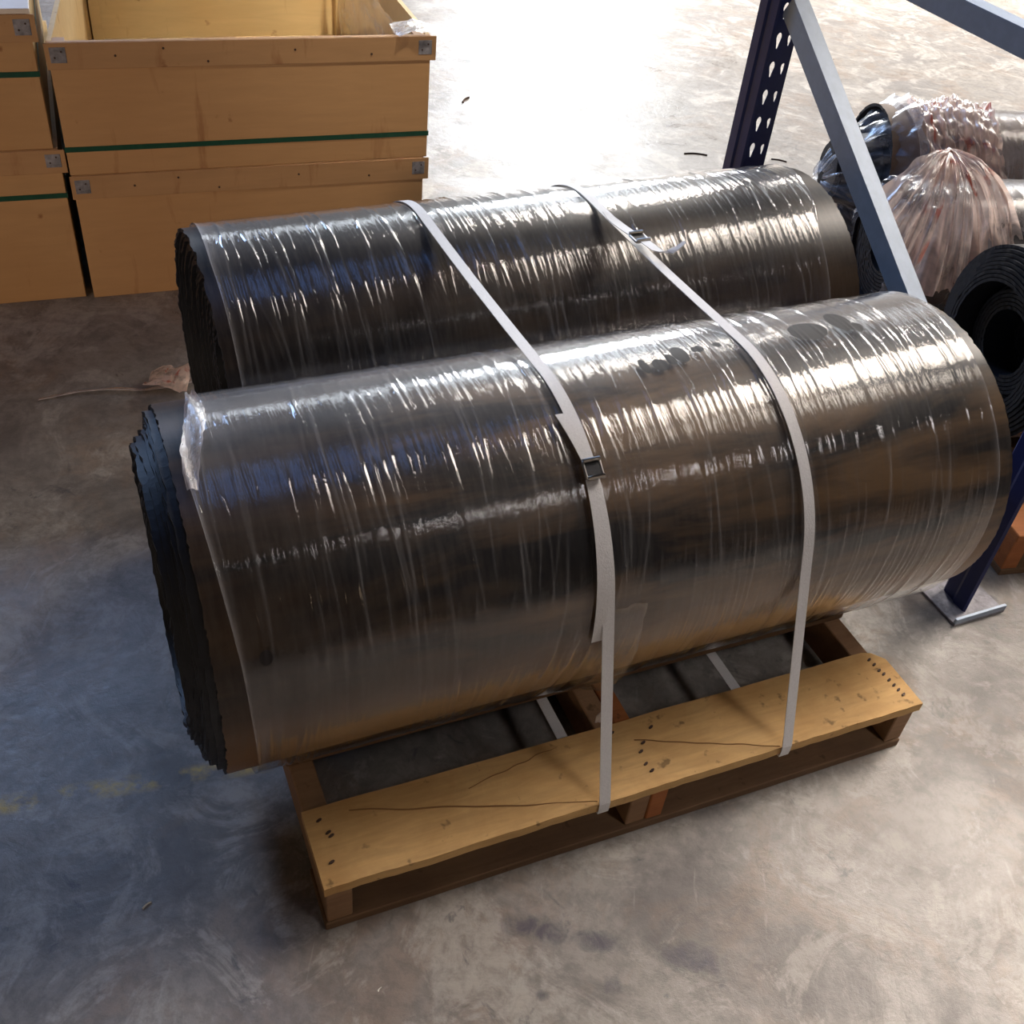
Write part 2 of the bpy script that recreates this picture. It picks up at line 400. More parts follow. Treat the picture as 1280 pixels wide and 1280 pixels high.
xe0 = curve([(-180, .04), (-24, .042), (23, .034), (51, .024), (74, .016), (82, .02), (96, .036), (112, .05), (125, .06), (180, .05)])
xe1 = curve([(-180, 1.27), (-15, 1.268), (10, 1.284), (25, 1.29), (47, 1.291), (78, 1.300), (100, 1.312), (118, 1.318), (180, 1.29)])
def slF(s0, tc, r_):
    return r_.normal(.004, .012) + (.05 if .35 < s0 < .65 and tc < .5 else 0) + (.03 if s0 > 1.0 and tc < .6 else 0)
film_sleeve('film_wrap', RF, xe0, xe1, RF, M['film_front'], fl, 300, 11, slantf=slF)
rl = thing('belt_roll', 'rear black rubber belt roll wrapped in clear film, behind the front roll', 'belt roll', (-.603, 1.643, ZP), YR, 'film wrapped belt rolls strapped to the pallet')
spiral_roll('x', RR_, LR, 24, .0085, M['belt2'], M['rubber'], rl, lambda k: (0 if k < 1 else .004+.0022*min(k, 14)+.003*math.sin(k*4)), lambda k: 0 if k < 1 else -.004*k, .05, RR_, .002, seed=5)
ye0 = curve([(-180, .02), (33, .021), (52, .021), (76, .018), (105, .022), (180, .03)])
ye1 = curve([(-180, 1.22), (56, 1.234), (73, 1.26), (95, 1.285), (111, 1.30), (180, 1.28)])
film_sleeve('film_wrap', RR_, ye0, ye1, RR_, M['film_rear'], rl, 320, 23)

# torn flap of film hanging under the front roll
def ribbon_mesh(name, pts, widths, wdir, mat, parent=None, thick=.0008, crumple=0., sub=1, uvs=1.):
    """flat band following a 3-D path; wdir = across direction per point"""
    V = []; UV = []; cr = []; n = len(pts); acc = 0
    nw = 5 if crumple else 2
    for i, p in enumerate(pts):
        p = Vector(p); w_ = widths[i] if hasattr(widths, '__len__') else widths
        d = Vector(wdir[i] if isinstance(wdir, list) else wdir).normalized()
        tv = Vector(pts[min(i+1, n-1)])-Vector(pts[max(i-1, 0)]); nn = tv.cross(d).normalized()
        if i: acc += (p-Vector(pts[i-1])).length
        for sgn in (0, 1):
            for j in range(nw):
                f = j/(nw-1)-.5
                q = p+d*(f*w_)+nn*(thick*(sgn-.5))
                if crumple: q += nn*crumple*mn.noise(Vector((acc*70, j*2.3, len(pts)*1.))) 
                V.append(q); UV.append((f*w_*uvs, acc*uvs)); cr.append(1.0 if abs(f) > .4 else .5)
    F = []; k = 2*nw
    for i in range(n-1):
        a = i*k; b = a+k
        for j in range(nw-1):
            F.append((a+j, a+j+1, b+j+1, b+j)); F.append((a+nw+j, b+nw+j, b+nw+j+1, a+nw+j+1))
        F.append((a, b, b+nw, a+nw)); F.append((a+nw-1, a+2*nw-1, b+2*nw-1, b+nw-1))
    return mesh_obj(name, V, F, mat, parent, bool(crumple), UV, {'crease': cr, 'edge': [0.]*len(cr)})

def fpt(s, deg, r=0.0, R=RF):   # point on a roll in its own frame
    c, sn = ang(deg*D2R); return Vector((s, c*(R+r), R+sn*(R+r)))
M['film_loose'] = mat_film('loose_film', .05, .22, (.55, .40, .28), wr=.05)
M['film_scrap'] = mat_film('scrap_film', .36, .22, (.74, .68, .67), wr=.3)
def patch(name, corner_fn, nu, nv, mat, parent, amp=.006, freq=30, seed=0, edgew=.12, fold=None):
    V = []; UV = []; cr = []; ed = []
    for i in range(nu+1):
        for j in range(nv+1):
            u, v = i/nu, j/nv; p = Vector(corner_fn(u, v))
            if fold: q_ = Vector((u*fold[0], v*fold[1], seed*1.7)); nz = mn.noise_vector(q_); n2 = mn.noise_vector(q_*2.7)
            else: q_ = p*freq; nz = mn.noise_vector(q_+Vector((seed, seed, 0))); n2 = mn.noise_vector(q_*3+Vector((seed, 3, 0)))
            p = p+nz*amp+n2*amp*.4; V.append(p); UV.append((u*.4, v*.4))
            rg = 1-min(1, abs(mn.noise(q_*1.7+Vector((seed, 0, 9))))*6); cr.append(max(0, rg)*.8)
            m_ = min(u, v, 1-u, 1-v); ed.append(max(0, 1-m_/edgew)**2*.5)
    F = [(i*(nv+1)+j, i*(nv+1)+j+1, (i+1)*(nv+1)+j+1, (i+1)*(nv+1)+j) for i in range(nu) for j in range(nv)]
    return mesh_obj(name, V, F, mat, parent, True, UV, {'crease': cr, 'edge': ed})

def flap(u, v):
    top = fpt(.565+.02*u, 12-30*u, .006); s = .565+.055*v*(1-.25*u)-.0*u
    a = 12-52*u
    lift = .004+.018*v*u
    return fpt(s, a, lift)
patch('film_flap', flap, 24, 14, M['film_loose'], fl, .003, 60, 2, edgew=.06)
tp = [fpt(.612, -36, .022), fpt(.617, -38, .03)+Vector((0, 0, -.012)), fpt(.612, -38, .035)+Vector((0, 0, -.03)), fpt(.606, -38, .032)+Vector((0, 0, -.045)), fpt(.604, -38, .035)+Vector((0, 0, -.062))]
ribbon_mesh('torn_film_tail', tp, [.005, .004, .006, .014, .008], (1, 0, 0), M['film_scrap'], fl, crumple=.004)
# bunched film lip at the left end of the front roll
def lip(u, v):
    a = 70+50*u
    s = xe0(a)-.004+.030*v*(.25+.75*math.sin(PI*min(1, u*.9+.1))) 
    return fpt(s, a, .006+.004*math.sin(u*9+v*5))
patch('bunched_film_edge', lip, 40, 14, M['film_scrap'], fl, .002, 90, 5)

# ------------------------------------------------------------------ the pallet
YP = math.atan2(.496, .985)
pal = thing('wooden_pallet', 'pale pine pallet carrying the two strapped belt rolls', 'pallet', (-.206, .7935, 0), YP)
PL, PD = 1.103, 1.12
def deck_front():
    # front deck board: top face with a broken, rounded rear right corner and a chipped front edge
    nx = 60; ol = []
    for i in range(nx+1):
        x = PL*i/nx
        yf = .0+.0025*mn.noise(Vector((x*9, 0, 0)))+.0015*mn.noise(Vector((x*40, 0, 0)))
        yb = .138+.002*mn.noise(Vector((x*7, 5, 0)))
        if x < .02: yb -= 0
        if x > PL-.035: yb -= (x-PL+.035)**2*22
        ol.append((x, yf, yb))
    V = []; ny = 6
    for k, z in enumerate((.1, .12)):
        for (x, a, b) in ol:
            for j in range(ny+1):
                y = a+(b-a)*j/ny
                zz = z+(.0012*mn.noise(Vector((x*12, y*30, 2))) if k else 0)
                V.append((x, y, zz))
    n1 = (nx+1)*(ny+1); F = []
    for i in range(nx):
        for j in range(ny):
            a = i*(ny+1)+j; b = a+ny+1
            F.append((a, a+1, b+1, b)); F.append((n1+a, n1+b, n1+b+1, n1+a+1))
        a = i*(ny+1); b = a+ny+1; F.append((a, b, n1+b, n1+a)); a += ny; b += ny; F.append((a, n1+a, n1+b, b))
    for j in range(ny):
        F.append((j, n1+j, n1+j+1, j+1)); a = nx*(ny+1)+j; F.append((a, a+1, n1+a+1, n1+a))
    o = mesh_obj('deck_board', V, F, M['pallet'], pal)
    return o
db = deck_front()
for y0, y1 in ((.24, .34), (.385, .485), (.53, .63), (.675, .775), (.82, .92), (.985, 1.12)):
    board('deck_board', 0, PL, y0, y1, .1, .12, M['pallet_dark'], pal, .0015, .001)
for x0, x1, m in ((.004, .044, 'pallet_mid'), (.515, .552, 'pallet_mid'), (PL-.044, PL-.006, 'pallet_mid')):
    board('stringer', x0, x1, .004, PD-.004, .018, .0995, M[m], pal, .002, .0015)
board('stringer_block', .5535, .585, .004, .30, .018, .0995, M['pallet_red'], pal, .002, .001)
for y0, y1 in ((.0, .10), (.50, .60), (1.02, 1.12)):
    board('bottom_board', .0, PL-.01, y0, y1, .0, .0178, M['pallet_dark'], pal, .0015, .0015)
# grain cracks in the front board: thin splinter-sided grooves
def crack(name, p0, p1, w, wig, parent, z=.1203, mat='crack'):
    n = 24; V = []; 
    for i in range(n+1):
        f = i/n; x = p0[0]+(p1[0]-p0[0])*f; y = p0[1]+(p1[1]-p0[1])*f+wig*mn.noise(Vector((f*6, p0[0]*9, 0)))
        ww = w*(.25+.75*math.sin(PI*min(1, f*.9+.1))**.6)
        V += [(x, y-ww/2, z), (x, y+ww/2, z), (x, y, z+.0012)]
    F = []
    for i in range(n):
        a = i*3; F += [(a, a+3, a+5, a+2), (a+2, a+5, a+4, a+1), (a, a+1, a+4, a+3)]
    return mesh_obj(name, V, F, M[mat], parent)
crack('crack', (.07, .118), (.447, .004), .0035, .004, pal)
crack('crack', (.56, .095), (.795, .003), .0035, .003, pal)
crack('crack', (.26, .095), (.43, .125), .0022, .005, pal)
for x, y in ((.022, .115), (.03, .09), (.033, .083), (.022, .04), (.572, .085), (.560, .070), (.556, .045), (.560, .030), (.600, .110), (.53, .12),
             (1.07, .118), (1.072, .105), (1.072, .090), (1.075, .080), (1.076, .065), (1.077, .052), (1.078, .040), (1.080, .028)):
    bm = bmesh.new(); bmesh.ops.create_cone(bm, segments=7, radius1=.0042, radius2=.0035, depth=.002, cap_ends=True)
    me = bpy.data.meshes.new('nail_head'); bm.to_mesh(me); bm.free(); me.materials.append(M['nail'])
    o = bpy.data.objects.new('nail_head', me); C.objects.link(o); o.parent = pal; o.location = (x, y, .1215); o.scale = (1.3, .6, 1); o.rotation_euler = (0, 0, .4)

# ------------------------------------------------------------------ white straps round the rolls and the pallet
ca, sa = math.cos(YF), math.sin(YF)
uF = Vector((ca, sa, 0)); nF = Vector((-sa, ca, 0)); F0 = Vector((-.467, 1.085, 0))
uR = Vector((math.cos(YR), math.sin(YR), 0)); nR = Vector((-uR.y, uR.x, 0)); R0 = Vector((-.603, 1.643, 0))
zF, zR = ZP+RF, ZP+RR_
def rear_n(s):
    # centre of the rear roll in the plane (front frame) at axial station s
    p = R0-F0; sr = (s-p.dot(uF))/uR.dot(uF); return (p+uR*sr).dot(nF), sr
def W3(s, n, z): return F0+uF*s+nF*n+Vector((0, 0, z))
def strap_path(s, e=.0045, tailpts=None):
    cn, sr = rear_n(s); pts = []
    dP = Vector((-.206, .7935, 0))-F0; pe = dP.dot(nF)+.0   # front edge of the pallet at that station
    uP = Vector((math.cos(YP), math.sin(YP), 0)); nP = Vector((-uP.y, uP.x, 0))
    t_ = (s-dP.dot(uF))/uP.dot(uF); pe = (dP+uP*t_).dot(nF)
    pb = pe+PD
    P2 = []
    g = .003
    P2.append((pb+g, .097)); 
    P2.append((pb+g+.001, .122))
    # tangent from pallet back edge to rear circle
    def tang(px, pz, cx, cz, r, side):
        dx, dz = px-cx, pz-cz; d = math.hypot(dx, dz); a = math.atan2(dz, dx); b = math.acos(r/d); return a+side*b
    rr, rf = RR_+e, RF+e
    a0 = tang(pb+g, .122, cn, zR, rr, 1); a0 = (a0+PI) % (2*PI)-PI
    a1 = PI/2+math.asin((zF+rf-zR-rr)/cn)*0
    # common outer tangent angle
    al = math.asin((rr-rf)/math.hypot(cn, zR-zF)); base = math.atan2(zR-zF, cn)
    at = PI/2+base+al*1.0
    for a in np.linspace(a0, at, 40): P2.append((cn+rr*math.cos(a), zR+rr*math.sin(a)))
    ends = (cn+rr*math.cos(at), zR+rr*math.sin(at)); st_ = (rf*math.cos(at), zF+rf*math.sin(at))
    for f in np.linspace(.1, .9, 8): P2.append((ends[0]+(st_[0]-ends[0])*f, ends[1]+(st_[1]-ends[1])*f-.004*math.sin(PI*f)))
    a2 = tang(pe-g, .1225, 0, zF, rf, -1)
    if a2 < at: a2 += 2*PI
    for a in np.linspace(at, a2, 60): P2.append((rf*math.cos(a), zF+rf*math.sin(a)))
    for f in np.linspace(.12, .94, 8): 
        q = (rf*math.cos(a2), zF+rf*math.sin(a2)); P2.append((q[0]+(pe-g-q[0])*f, q[1]+(.1225-q[1])*f))
    P2 += [(pe-g, .1222), (pe-g-.0005, .110), (pe-g, .0985), (pe+.01, .0965)]
    for f in np.linspace(.1, .9, 8): P2.append((pe+(pb-pe)*f, .0965))
    P2.append((pb, .0965)); P2.append((pb+g, .097))
    return P2, at, a2
def strap(name, s, label, skew):
    P2, at, a2 = strap_path(s)
    pts = [W3(s+skew(i/len(P2)), n, z) for i, (n, z) in enumerate(P2)]
    root = thing(name, label, 'strap', W3(s, 0, 0), 0)
    inv = -root.location
    ribbon_mesh('webbing', [p+inv for p in pts], .0195, uF, M['strap'], root, .0012)
    return root, inv
s1, i1 = strap('packing_strap', .556, 'white strap round both rolls, left one, with dark buckle on front roll', lambda f: 0)
s2, i2 = strap('packing_strap', .905, 'white strap round both rolls, right one, buckled on the rear roll', lambda f: 0)
# double tail of the left strap, down the front roll from the buckle, and the folded end above the buckle
def arc_pts(s0, s1_, d0, d1, lift, n=18, R=RF, zc=zF, rear=False):
    out = []
    for f in np.linspace(0, 1, n):
        d = d0+(d1-d0)*f; s = s0+(s1_-s0)*f; c, sn = ang(d*D2R); r = R+lift
        cn = rear_n(s)[0] if rear else 0
        out.append(W3(s, cn+c*r, zc+sn*r))
    return out
tail = ribbon_mesh('strap_tail', [p+i1 for p in arc_pts(.5525, .541, 52, 2, .0075)], .0195, uF, M['strap'], s1, .0012)
tail2 = ribbon_mesh('folded_strap_end', [p+i1 for p in arc_pts(.541, .554, 73, 58, .0085, 10)], [.020]*10, uF, M['strap'], s1, .0012)
def buckle(s, deg, R, zc, rear, root, inv, w=.026, h=.026, dark=True, air=None):
    c, sn = ang(deg*D2R); cn = rear_n(s)[0] if rear else 0
    nrm = (nF*c+Vector((0, 0, sn))); tan = (nF*sn+Vector((0, 0, -c)))
    ctr = W3(s, cn+c*(R+.013), zc+sn*(R+.013))+inv
    if air: nrm = Vector((0, 0, 1)); tan = -nF; ctr = W3(s, *air)+inv
    def tube(pts, r, closed=False, name='buckle_frame', mat='buckle'):
        cu = []; n = len(pts); V = []; F = []; K = 8
        for i, p in enumerate(pts):
            a = pts[(i-1) % n] if closed or i else p; b = pts[(i+1) % n] if closed or i < n-1 else p
            t = (b-a).normalized(); x = t.cross(nrm); x = x.normalized() if x.length > .1 else uF.copy(); y = t.cross(x)
            for k in range(K): V.append(p+x*r*math.cos(2*PI*k/K)+y*r*math.sin(2*PI*k/K))
        m = n if closed else n-1
        for i in range(m):
            for k in range(K):
                a = i*K; b = ((i+1) % n)*K; F.append((a+k, b+k, b+(k+1) % K, a+(k+1) % K))
        if not closed: F.append(tuple(range(K))); F.append(tuple(range((n-1)*K, n*K)))
        return mesh_obj(name, V, F, M[mat], root, True)
    def rc(w_, h_, lift):
        P = []
        for sx, sy, a0 in ((1, 1, 0), (-1, 1, 90), (-1, -1, 180), (1, -1, 270)):
            for k in range(4):
                a = (a0+30*k)*D2R; P.append(ctr+uF*(sx*(w_/2-.003)+.003*math.cos(a))+tan*(sy*(h_/2-.003)+.003*math.sin(a))+nrm*lift)
        return P
    tube(rc(w, h, 0), .0022, True)
    tube([ctr+uF*(-w/2)+tan*(h/2)+nrm*.004, ctr+uF*(w/2)+tan*(h/2)+nrm*.004], .0032, name='buckle_bar')
    tube([ctr+uF*(-w/2)-tan*(h/2)+nrm*.004, ctr+uF*(w/2)-tan*(h/2)+nrm*.004], .0032, name='buckle_bar')
    if dark:
        pl = [ctr+uF*(sx*w*.46)+tan*(sy*h*.42)+nrm*z for z in (-.003, .001) for sx, sy in ((-1, -1), (1, -1), (1, 1), (-1, 1))]
        mesh_obj('buckle_throat', pl, [(3, 2, 1, 0), (4, 5, 6, 7), (0, 1, 5, 4), (1, 2, 6, 5), (2, 3, 7, 6), (3, 0, 4, 7)], M['rubber'], root)
buckle(.556, 54.5, RF, zF, False, s1, i1)
buckle(.905, 62.6, RR_, zR, True, s2, i2, .027, .030, True, (.366, ZP+RF+RF+.006))
# strap end sticking up beside the rear roll's buckle, and the loose fold before it
zt = ZP+2*RF+.0115
end = [W3(.905, .345, zt-.002), W3(.905, .325, zt), W3(.907, .305, zt+.001), W3(.914, .292, zt+.002), W3(.924, .288, zt+.004), W3(.938, .289, zt+.010), W3(.955, .293, zt+.018)]
wd = [uF, uF, uF, (uF-nF*.5).normalized(), (uF*.3-nF*.8).normalized(), -nF, -nF]
ribbon_mesh('strap_tail', [p+i2 for p in end], [.019, .019, .018, .016, .014, .012, .008], wd, M['strap'], s2, .0012)
ribbon_mesh('folded_strap_end', [p+i2 for p in [W3(.885+.012*f, .475-.095*f, zt-.003-.002*math.sin(PI*f)) for f in np.linspace(0, 1, 8)]], [.005, .012, .018]+[.02]*5, uF, M['strap'], s2, .0012)

# ------------------------------------------------------------------ plywood crates
YC = 24*D2R
def crate(label, x0, z0, W, D, H, mats, mouth_open, skew=.0, y0=0., lid=False, bh=.062):
    """plywood box: front at local y=0, width W along x; skew pulls the rear left corner in"""
    cx = BLc+uC*x0+nC*y0
    r = thing('plywood_crate', label, 'crate', (cx.x, cx.y, z0), YC, 'plywood crates stacked at the left')
    t = .012
    board('front_panel', 0, W, 0, t, .0, H, M[mats], r, .0012)
    # side walls follow the skewed plan
    def wall(nm, a, b, th, m):
        ax, ay = a; bx, by = b; d = Vector((bx-ax, by-ay)).normalized(); q = Vector((-d.y, d.x))*th
        P = [(ax, ay), (bx, by), (bx+q.x, by+q.y), (ax+q.x, ay+q.y)]
        V = [(x, y, z) for z in (0, H) for x, y in P]
        return mesh_obj(nm, V, [(3, 2, 1, 0), (4, 5, 6, 7), (0, 1, 5, 4), (1, 2, 6, 5), (2, 3, 7, 6), (3, 0, 4, 7)], M[m], r)
    wall('left_panel', (0, t), (skew, D-t), -t, 'ply_in')
    wall('right_panel', (W, t), (W, D-t), t, 'ply_in')
    wall('back_panel', (skew, D-t), (W, D-t), t, 'ply_in')
    mesh_obj('bottom_panel', *(lambda P: ([(x, y, z) for z in (.003, .015) for x, y in P], [(3, 2, 1, 0), (4, 5, 6, 7), (0, 1, 5, 4), (1, 2, 6, 5), (2, 3, 7, 6), (3, 0, 4, 7)]))([(t+.001, t+.001), (W-t-.001, t+.001), (W-t-.001, D-t-.001), (skew+t+.001, D-t-.001)]), M['ply_in'], r)
    # top batten across the front, lapping past both sides, and end plates
    board('front_batten', -.006, W+.014, -.0045, -.0003, H-bh, H-.0005, M['batten'], r, .001)
    for sx in (0, 1):
        xa = .004 if sx == 0 else W-.034
        board('corner_plate', xa, xa+.036, -.0058, -.0046, H-bh+.016, H-.010, M['galv_dull'] , r, .0006)
        for dx, dz in ((.01, .012), (.026, .026)):
            bm = bmesh.new(); bmesh.ops.create_cone(bm, segments=7, radius1=.0026, radius2=.002, depth=.002, cap_ends=True, matrix=Matrix.Rotation(PI/2, 4, 'X'))
            me = bpy.data.meshes.new('nail_head'); bm.to_mesh(me); bm.free(); me.materials.append(M['nail'])
            o = bpy.data.objects.new('nail_head', me); C.objects.link(o); o.parent = r; o.location = (xa+dx, -.0062, H-bh+.016+dz)
    for fx, fz in ((.16, .03), (.39, .012), (.62, .035), (.83, .02), (.28, .045)):
        bm = bmesh.new(); bmesh.ops.create_cone(bm, segments=7, radius1=.0032, radius2=.0026, depth=.002, cap_ends=True, matrix=Matrix.Rotation(PI/2, 4, 'X'))
        me = bpy.data.meshes.new('nail_head'); bm.to_mesh(me); bm.free(); me.materials.append(M['nail'])
        o = bpy.data.objects.new('nail_head', me); C.objects.link(o); o.parent = r; o.location = (W*fx, -.0052, H-bh+fz)
    if mouth_open:
        for y_, nm in ((.02, 'inner_batten'),):
            board(nm, t+.0005, t+.03, t+.0005, t+.03, .016, H-.002, M['batten'], r, .001)
            board(nm, W-t-.03, W-t-.0005, t+.0005, t+.03, .016, H-.002, M['batten'], r, .001)
        board('back_post', W-t-.032, W-t-.001, D-t-.032, D-t-.001, .016, H-.002, M['ply_in'], r, .001)
        board('back_post', skew+t+.002, skew+t+.034, D-t-.032, D-t-.001, .016, H-.002, M['ply_in'], r, .001)
    if lid:
        board('lid', -.004, W+.006, -.004, D, H+.0005, H+.0125, M['lid'], r, .001)
    return r
M['lid'] = mat_simple('pale_lid_board', (.78, .70, .64), .45, 0, 20, .12, .05)
BLc = Vector((-1.2088, 2.5054, 0)); uC = Vector((math.cos(YC), math.sin(YC), 0)); nC = Vector((-uC.y, uC.x, 0))
crate('lower plywood crate of the right-hand stack, under the open crate', 0, 0, .925, 1.0, .348, 'ply_a', False)
crate('open-topped plywood crate on the right-hand stack, green strap round it', -.002, .349, .935, 1.0, .325, 'ply_a', True, .10)
crate('lower plywood crate of the left stack, at the frame edge', -.975, 0, .955, 1.0, .415, 'ply_b', False, y0=.01, bh=.06)
crate('upper plywood crate of the left stack, lidded, with a pale patch at its corner', -.985, .416, .955, 1.0, .318, 'ply_b', False, y0=.012, lid=True)
def loop_strap(label, x0, W, D, z, y0, h=.013):
    g = .0012; t = .0012
    P = [(-.0012, -g), (W+.0012, -g), (W+.0012, D+.001), (-.0012, D+.001)]
    Q = [(-.0012-t, -g-t), (W+.0012+t, -g-t), (W+.0012+t, D+.001+t), (-.0012-t, D+.001+t)]
    V = [(x, y, zz) for zz in (0, h) for x, y in P]+[(x, y, zz) for zz in (0, h) for x, y in Q]
    F = []
    for i in range(4):
        j = (i+1) % 4
        F += [(8+i, 8+j, 12+j, 12+i), (j, i, 4+i, 4+j), (4+i, 12+i, 12+j, 4+j), (i, j, 8+j, 8+i)]
    c = BLc+uC*x0+nC*y0
    o = mesh_obj('packing_strap', V, F, M['green']); o.location = (c.x, c.y, z); o.rotation_euler = (0, 0, YC)
    tag(o, label, 'strap'); return o
loop_strap('green strap round the open crate of the right-hand stack', -.002, .935, 1.0, .410, 0)
loop_strap('green strap round the upper crate of the left stack', -.985, .955, 1.0, .592, .012)
loop_strap('green strap round the lower crate of the left stack', -.975, .955, 1.0, .288, .01)
# film lining inside the open crate, right wall, and the scrap over its corner
o = patch('film_lining', lambda u, v: (.012+.90-.02-.012*v, .05+.85*u, .02+.29*v), 20, 8, M['film_scrap'], [x for x in bpy.data.objects if x.get('label', '').startswith('open-topped')][0], .006, 12, 4)
c = BLc+uC*.90-nC*.0+Vector((0, 0, .675))
def scrapf(u, v): 
    return Vector((-.06+.15*u, -.03+.10*v, .006+.014*math.sin(u*3.4)-.012*u*u))
sc = patch('plastic_scrap', scrapf, 20, 12, M['film_scrap'], None, .006, 35, 3); sc.location = c; sc.rotation_euler = (0, 0, YC)
tag(sc, 'milky plastic scrap draped over the right corner of the open crate', 'plastic scrap')

# ------------------------------------------------------------------ rack frame
PA = Vector((.487, 2.70, 0)); PB = Vector((1.005, 1.712, 0)); dR = (PB-PA).normalized(); nRk = Vector((-dR.y, dR.x, 0))   # nRk points away to +x side
YK = math.atan2(dR.y, dR.x)
def upright(parent, x, height, face=.064, depth=.072, flip=1, name='upright'):
    """blue pressed column: closed web (holed, faces the brace side) with two columns of teardrop slots, two flanks, return lips"""
    V = []; F = []
    t = .002
    hw = face/2
    # holed web is the plane local x = xf, spanning y in [-hw, hw]
    xf = x+flip*depth/2
    pitch = .066; nh = int(height/pitch)
    
    def tear(yc, zc, w, h):
        P = []
        for k in range(12):
            a = 2*PI*k/12; yy = math.cos(a)*w/2; zz = math.sin(a)*h*.32+h*.16
            if math.sin(a) < -.1: yy *= .62; zz = math.sin(a)*h*.62+h*.1
            P.append((yc+yy, zc+zz))
        return P
    bm = bmesh.new()
    def vv(y, z, xx=xf): return bm.verts.new((xx, y, z))
    # build each cell: rectangle ring bridged to the teardrop outline
    cols = [(-hw, 0, -.0155, .0150, .038), (0, hw, .0155, .0115, .027)]
    for y0, y1, yc, w_, h_ in cols:
        for i in range(nh):
            z0, z1 = i*pitch, (i+1)*pitch; zc = (z0+z1)/2
            T = tear(yc, zc, w_, h_)
            Rg = []
            for (ty, tz) in T:
                dy, dz = ty-yc, tz-zc; k = 1e9
                if dy > 1e-9: k = min(k, (y1-yc)/dy)
                if dy < -1e-9: k = min(k, (y0-yc)/dy)
                if dz > 1e-9: k = min(k, (z1-zc)/dz)
                if dz < -1e-9: k = min(k, (z0-zc)/dz)
                Rg.append((yc+dy*k, zc+dz*k))
            # add true corners
            ring = []
            for j in range(12):
                ring.append((Rg[j], T[j]))
            for j in range(12):
                (a, ta), (b, tb) = ring[j], ring[(j+1) % 12]
                pts = [a, b]
                for cy in (y0, y1):
                    for cz in (z0, z1):
                        onA = (abs(a[0]-cy) < 1e-7 or abs(a[1]-cz) < 1e-7); onB = (abs(b[0]-cy) < 1e-7 or abs(b[1]-cz) < 1e-7)
                        if onA and onB and abs(a[0]-b[0]) > 1e-7 and abs(a[1]-b[1]) > 1e-7: pts = [a, (cy, cz), b]
                f = [vv(*p) for p in pts]+[vv(*tb), vv(*ta)]
                try: bm.faces.new(f)
                except Exception: pass
    top = nh*pitch
    for yy, sg in ((-hw, -1), (hw, 1)):
        # flank with a rounded outer corner
        dd = depth if sg < 0 else depth*.30
        prof = [(xf, yy), (xf-flip*.004, yy+sg*.003), (xf-flip*dd*.45, yy+sg*.004), (xf-flip*dd*.55, yy+sg*.008), (xf-flip*(dd-.004), yy+sg*.008), (xf-flip*dd, yy+sg*.004)]
        for a, b in zip(prof[:-1], prof[1:]):
            f = [bm.verts.new((a[0], a[1], 0)), bm.verts.new((b[0], b[1], 0)), bm.verts.new((b[0], b[1], top)), bm.verts.new((a[0], a[1], top))]
            bm.faces.new(f)
    bmesh.ops.remove_doubles(bm, verts=bm.verts, dist=1e-6); bmesh.ops.recalc_face_normals(bm, faces=bm.faces)
    me = bpy.data.meshes.new(name); bm.to_mesh(me); bm.free(); me.materials.append(M['blue'])
    o = bpy.data.objects.new(name, me); C.objects.link(o); o.parent = parent
    md = o.modifiers.new('thickness', 'SOLIDIFY'); md.thickness = .002; md.offset = 0
    return o
rack = thing('rack_frame', 'blue rack end frame with galvanised braces, behind the rolls', 'rack frame', PA, YK)
Lr = (PB-PA).length
upright(rack, 0, 2.4)
upright(rack, Lr, 2.4, flip=-1)
def channel(name, a, b, w, h, mat, parent, lip=.010, up=Vector((0, 1, 0))):
    """C section between two points (frame-local); w across the frame thickness (local y), h in the frame plane"""
    a, b = Vector(a), Vector(b); t = (b-a).normalized(); y = Vector((0, 1, 0)); n = t.cross(y).normalized()
    prof = [(-w/2, -h/2+lip), (-w/2, -h/2), (w/2, -h/2), (w/2, h/2), (-w/2, h/2), (-w/2, h/2-lip)]
    V = []; F = []
    for p in (a, b):
        for (yy, nn) in prof: V.append(p+y*yy+n*nn)
    for i in range(5): F.append((i, i+1, 7+i, 6+i))
    o = mesh_obj(name, V, F, mat, parent); md = o.modifiers.new('thickness', 'SOLIDIFY'); md.thickness = .002; md.offset = 0
    b_ = o.modifiers.new('round', 'BEVEL'); b_.width = .0015; b_.segments = 2
    return o
channel('diagonal_brace', (.045, 0, .905), (Lr-.045, 0, .22), -.040, .050, M['galv'], rack)
channel('horizontal_brace', (.045, 0, 1.05), (Lr-.045, 0, 1.035), -.040, .045, M['galv'], rack)
channel('horizontal_brace', (.045, 0, .16), (Lr-.045, 0, .16), .040, .045, M['galv'], rack)
board('foot_plate', -.06, .06, -.07, .07, 0, .005, M['galv_dull'], rack, .001)
fp = board('foot_plate', Lr-.055, Lr+.06, -.085, .055, 0, .006, M['galv_dull'], rack, .001)
board('foot_lip', Lr+.053, Lr+.06, -.085, .055, .0062, .02, M['galv'], rack, .001)

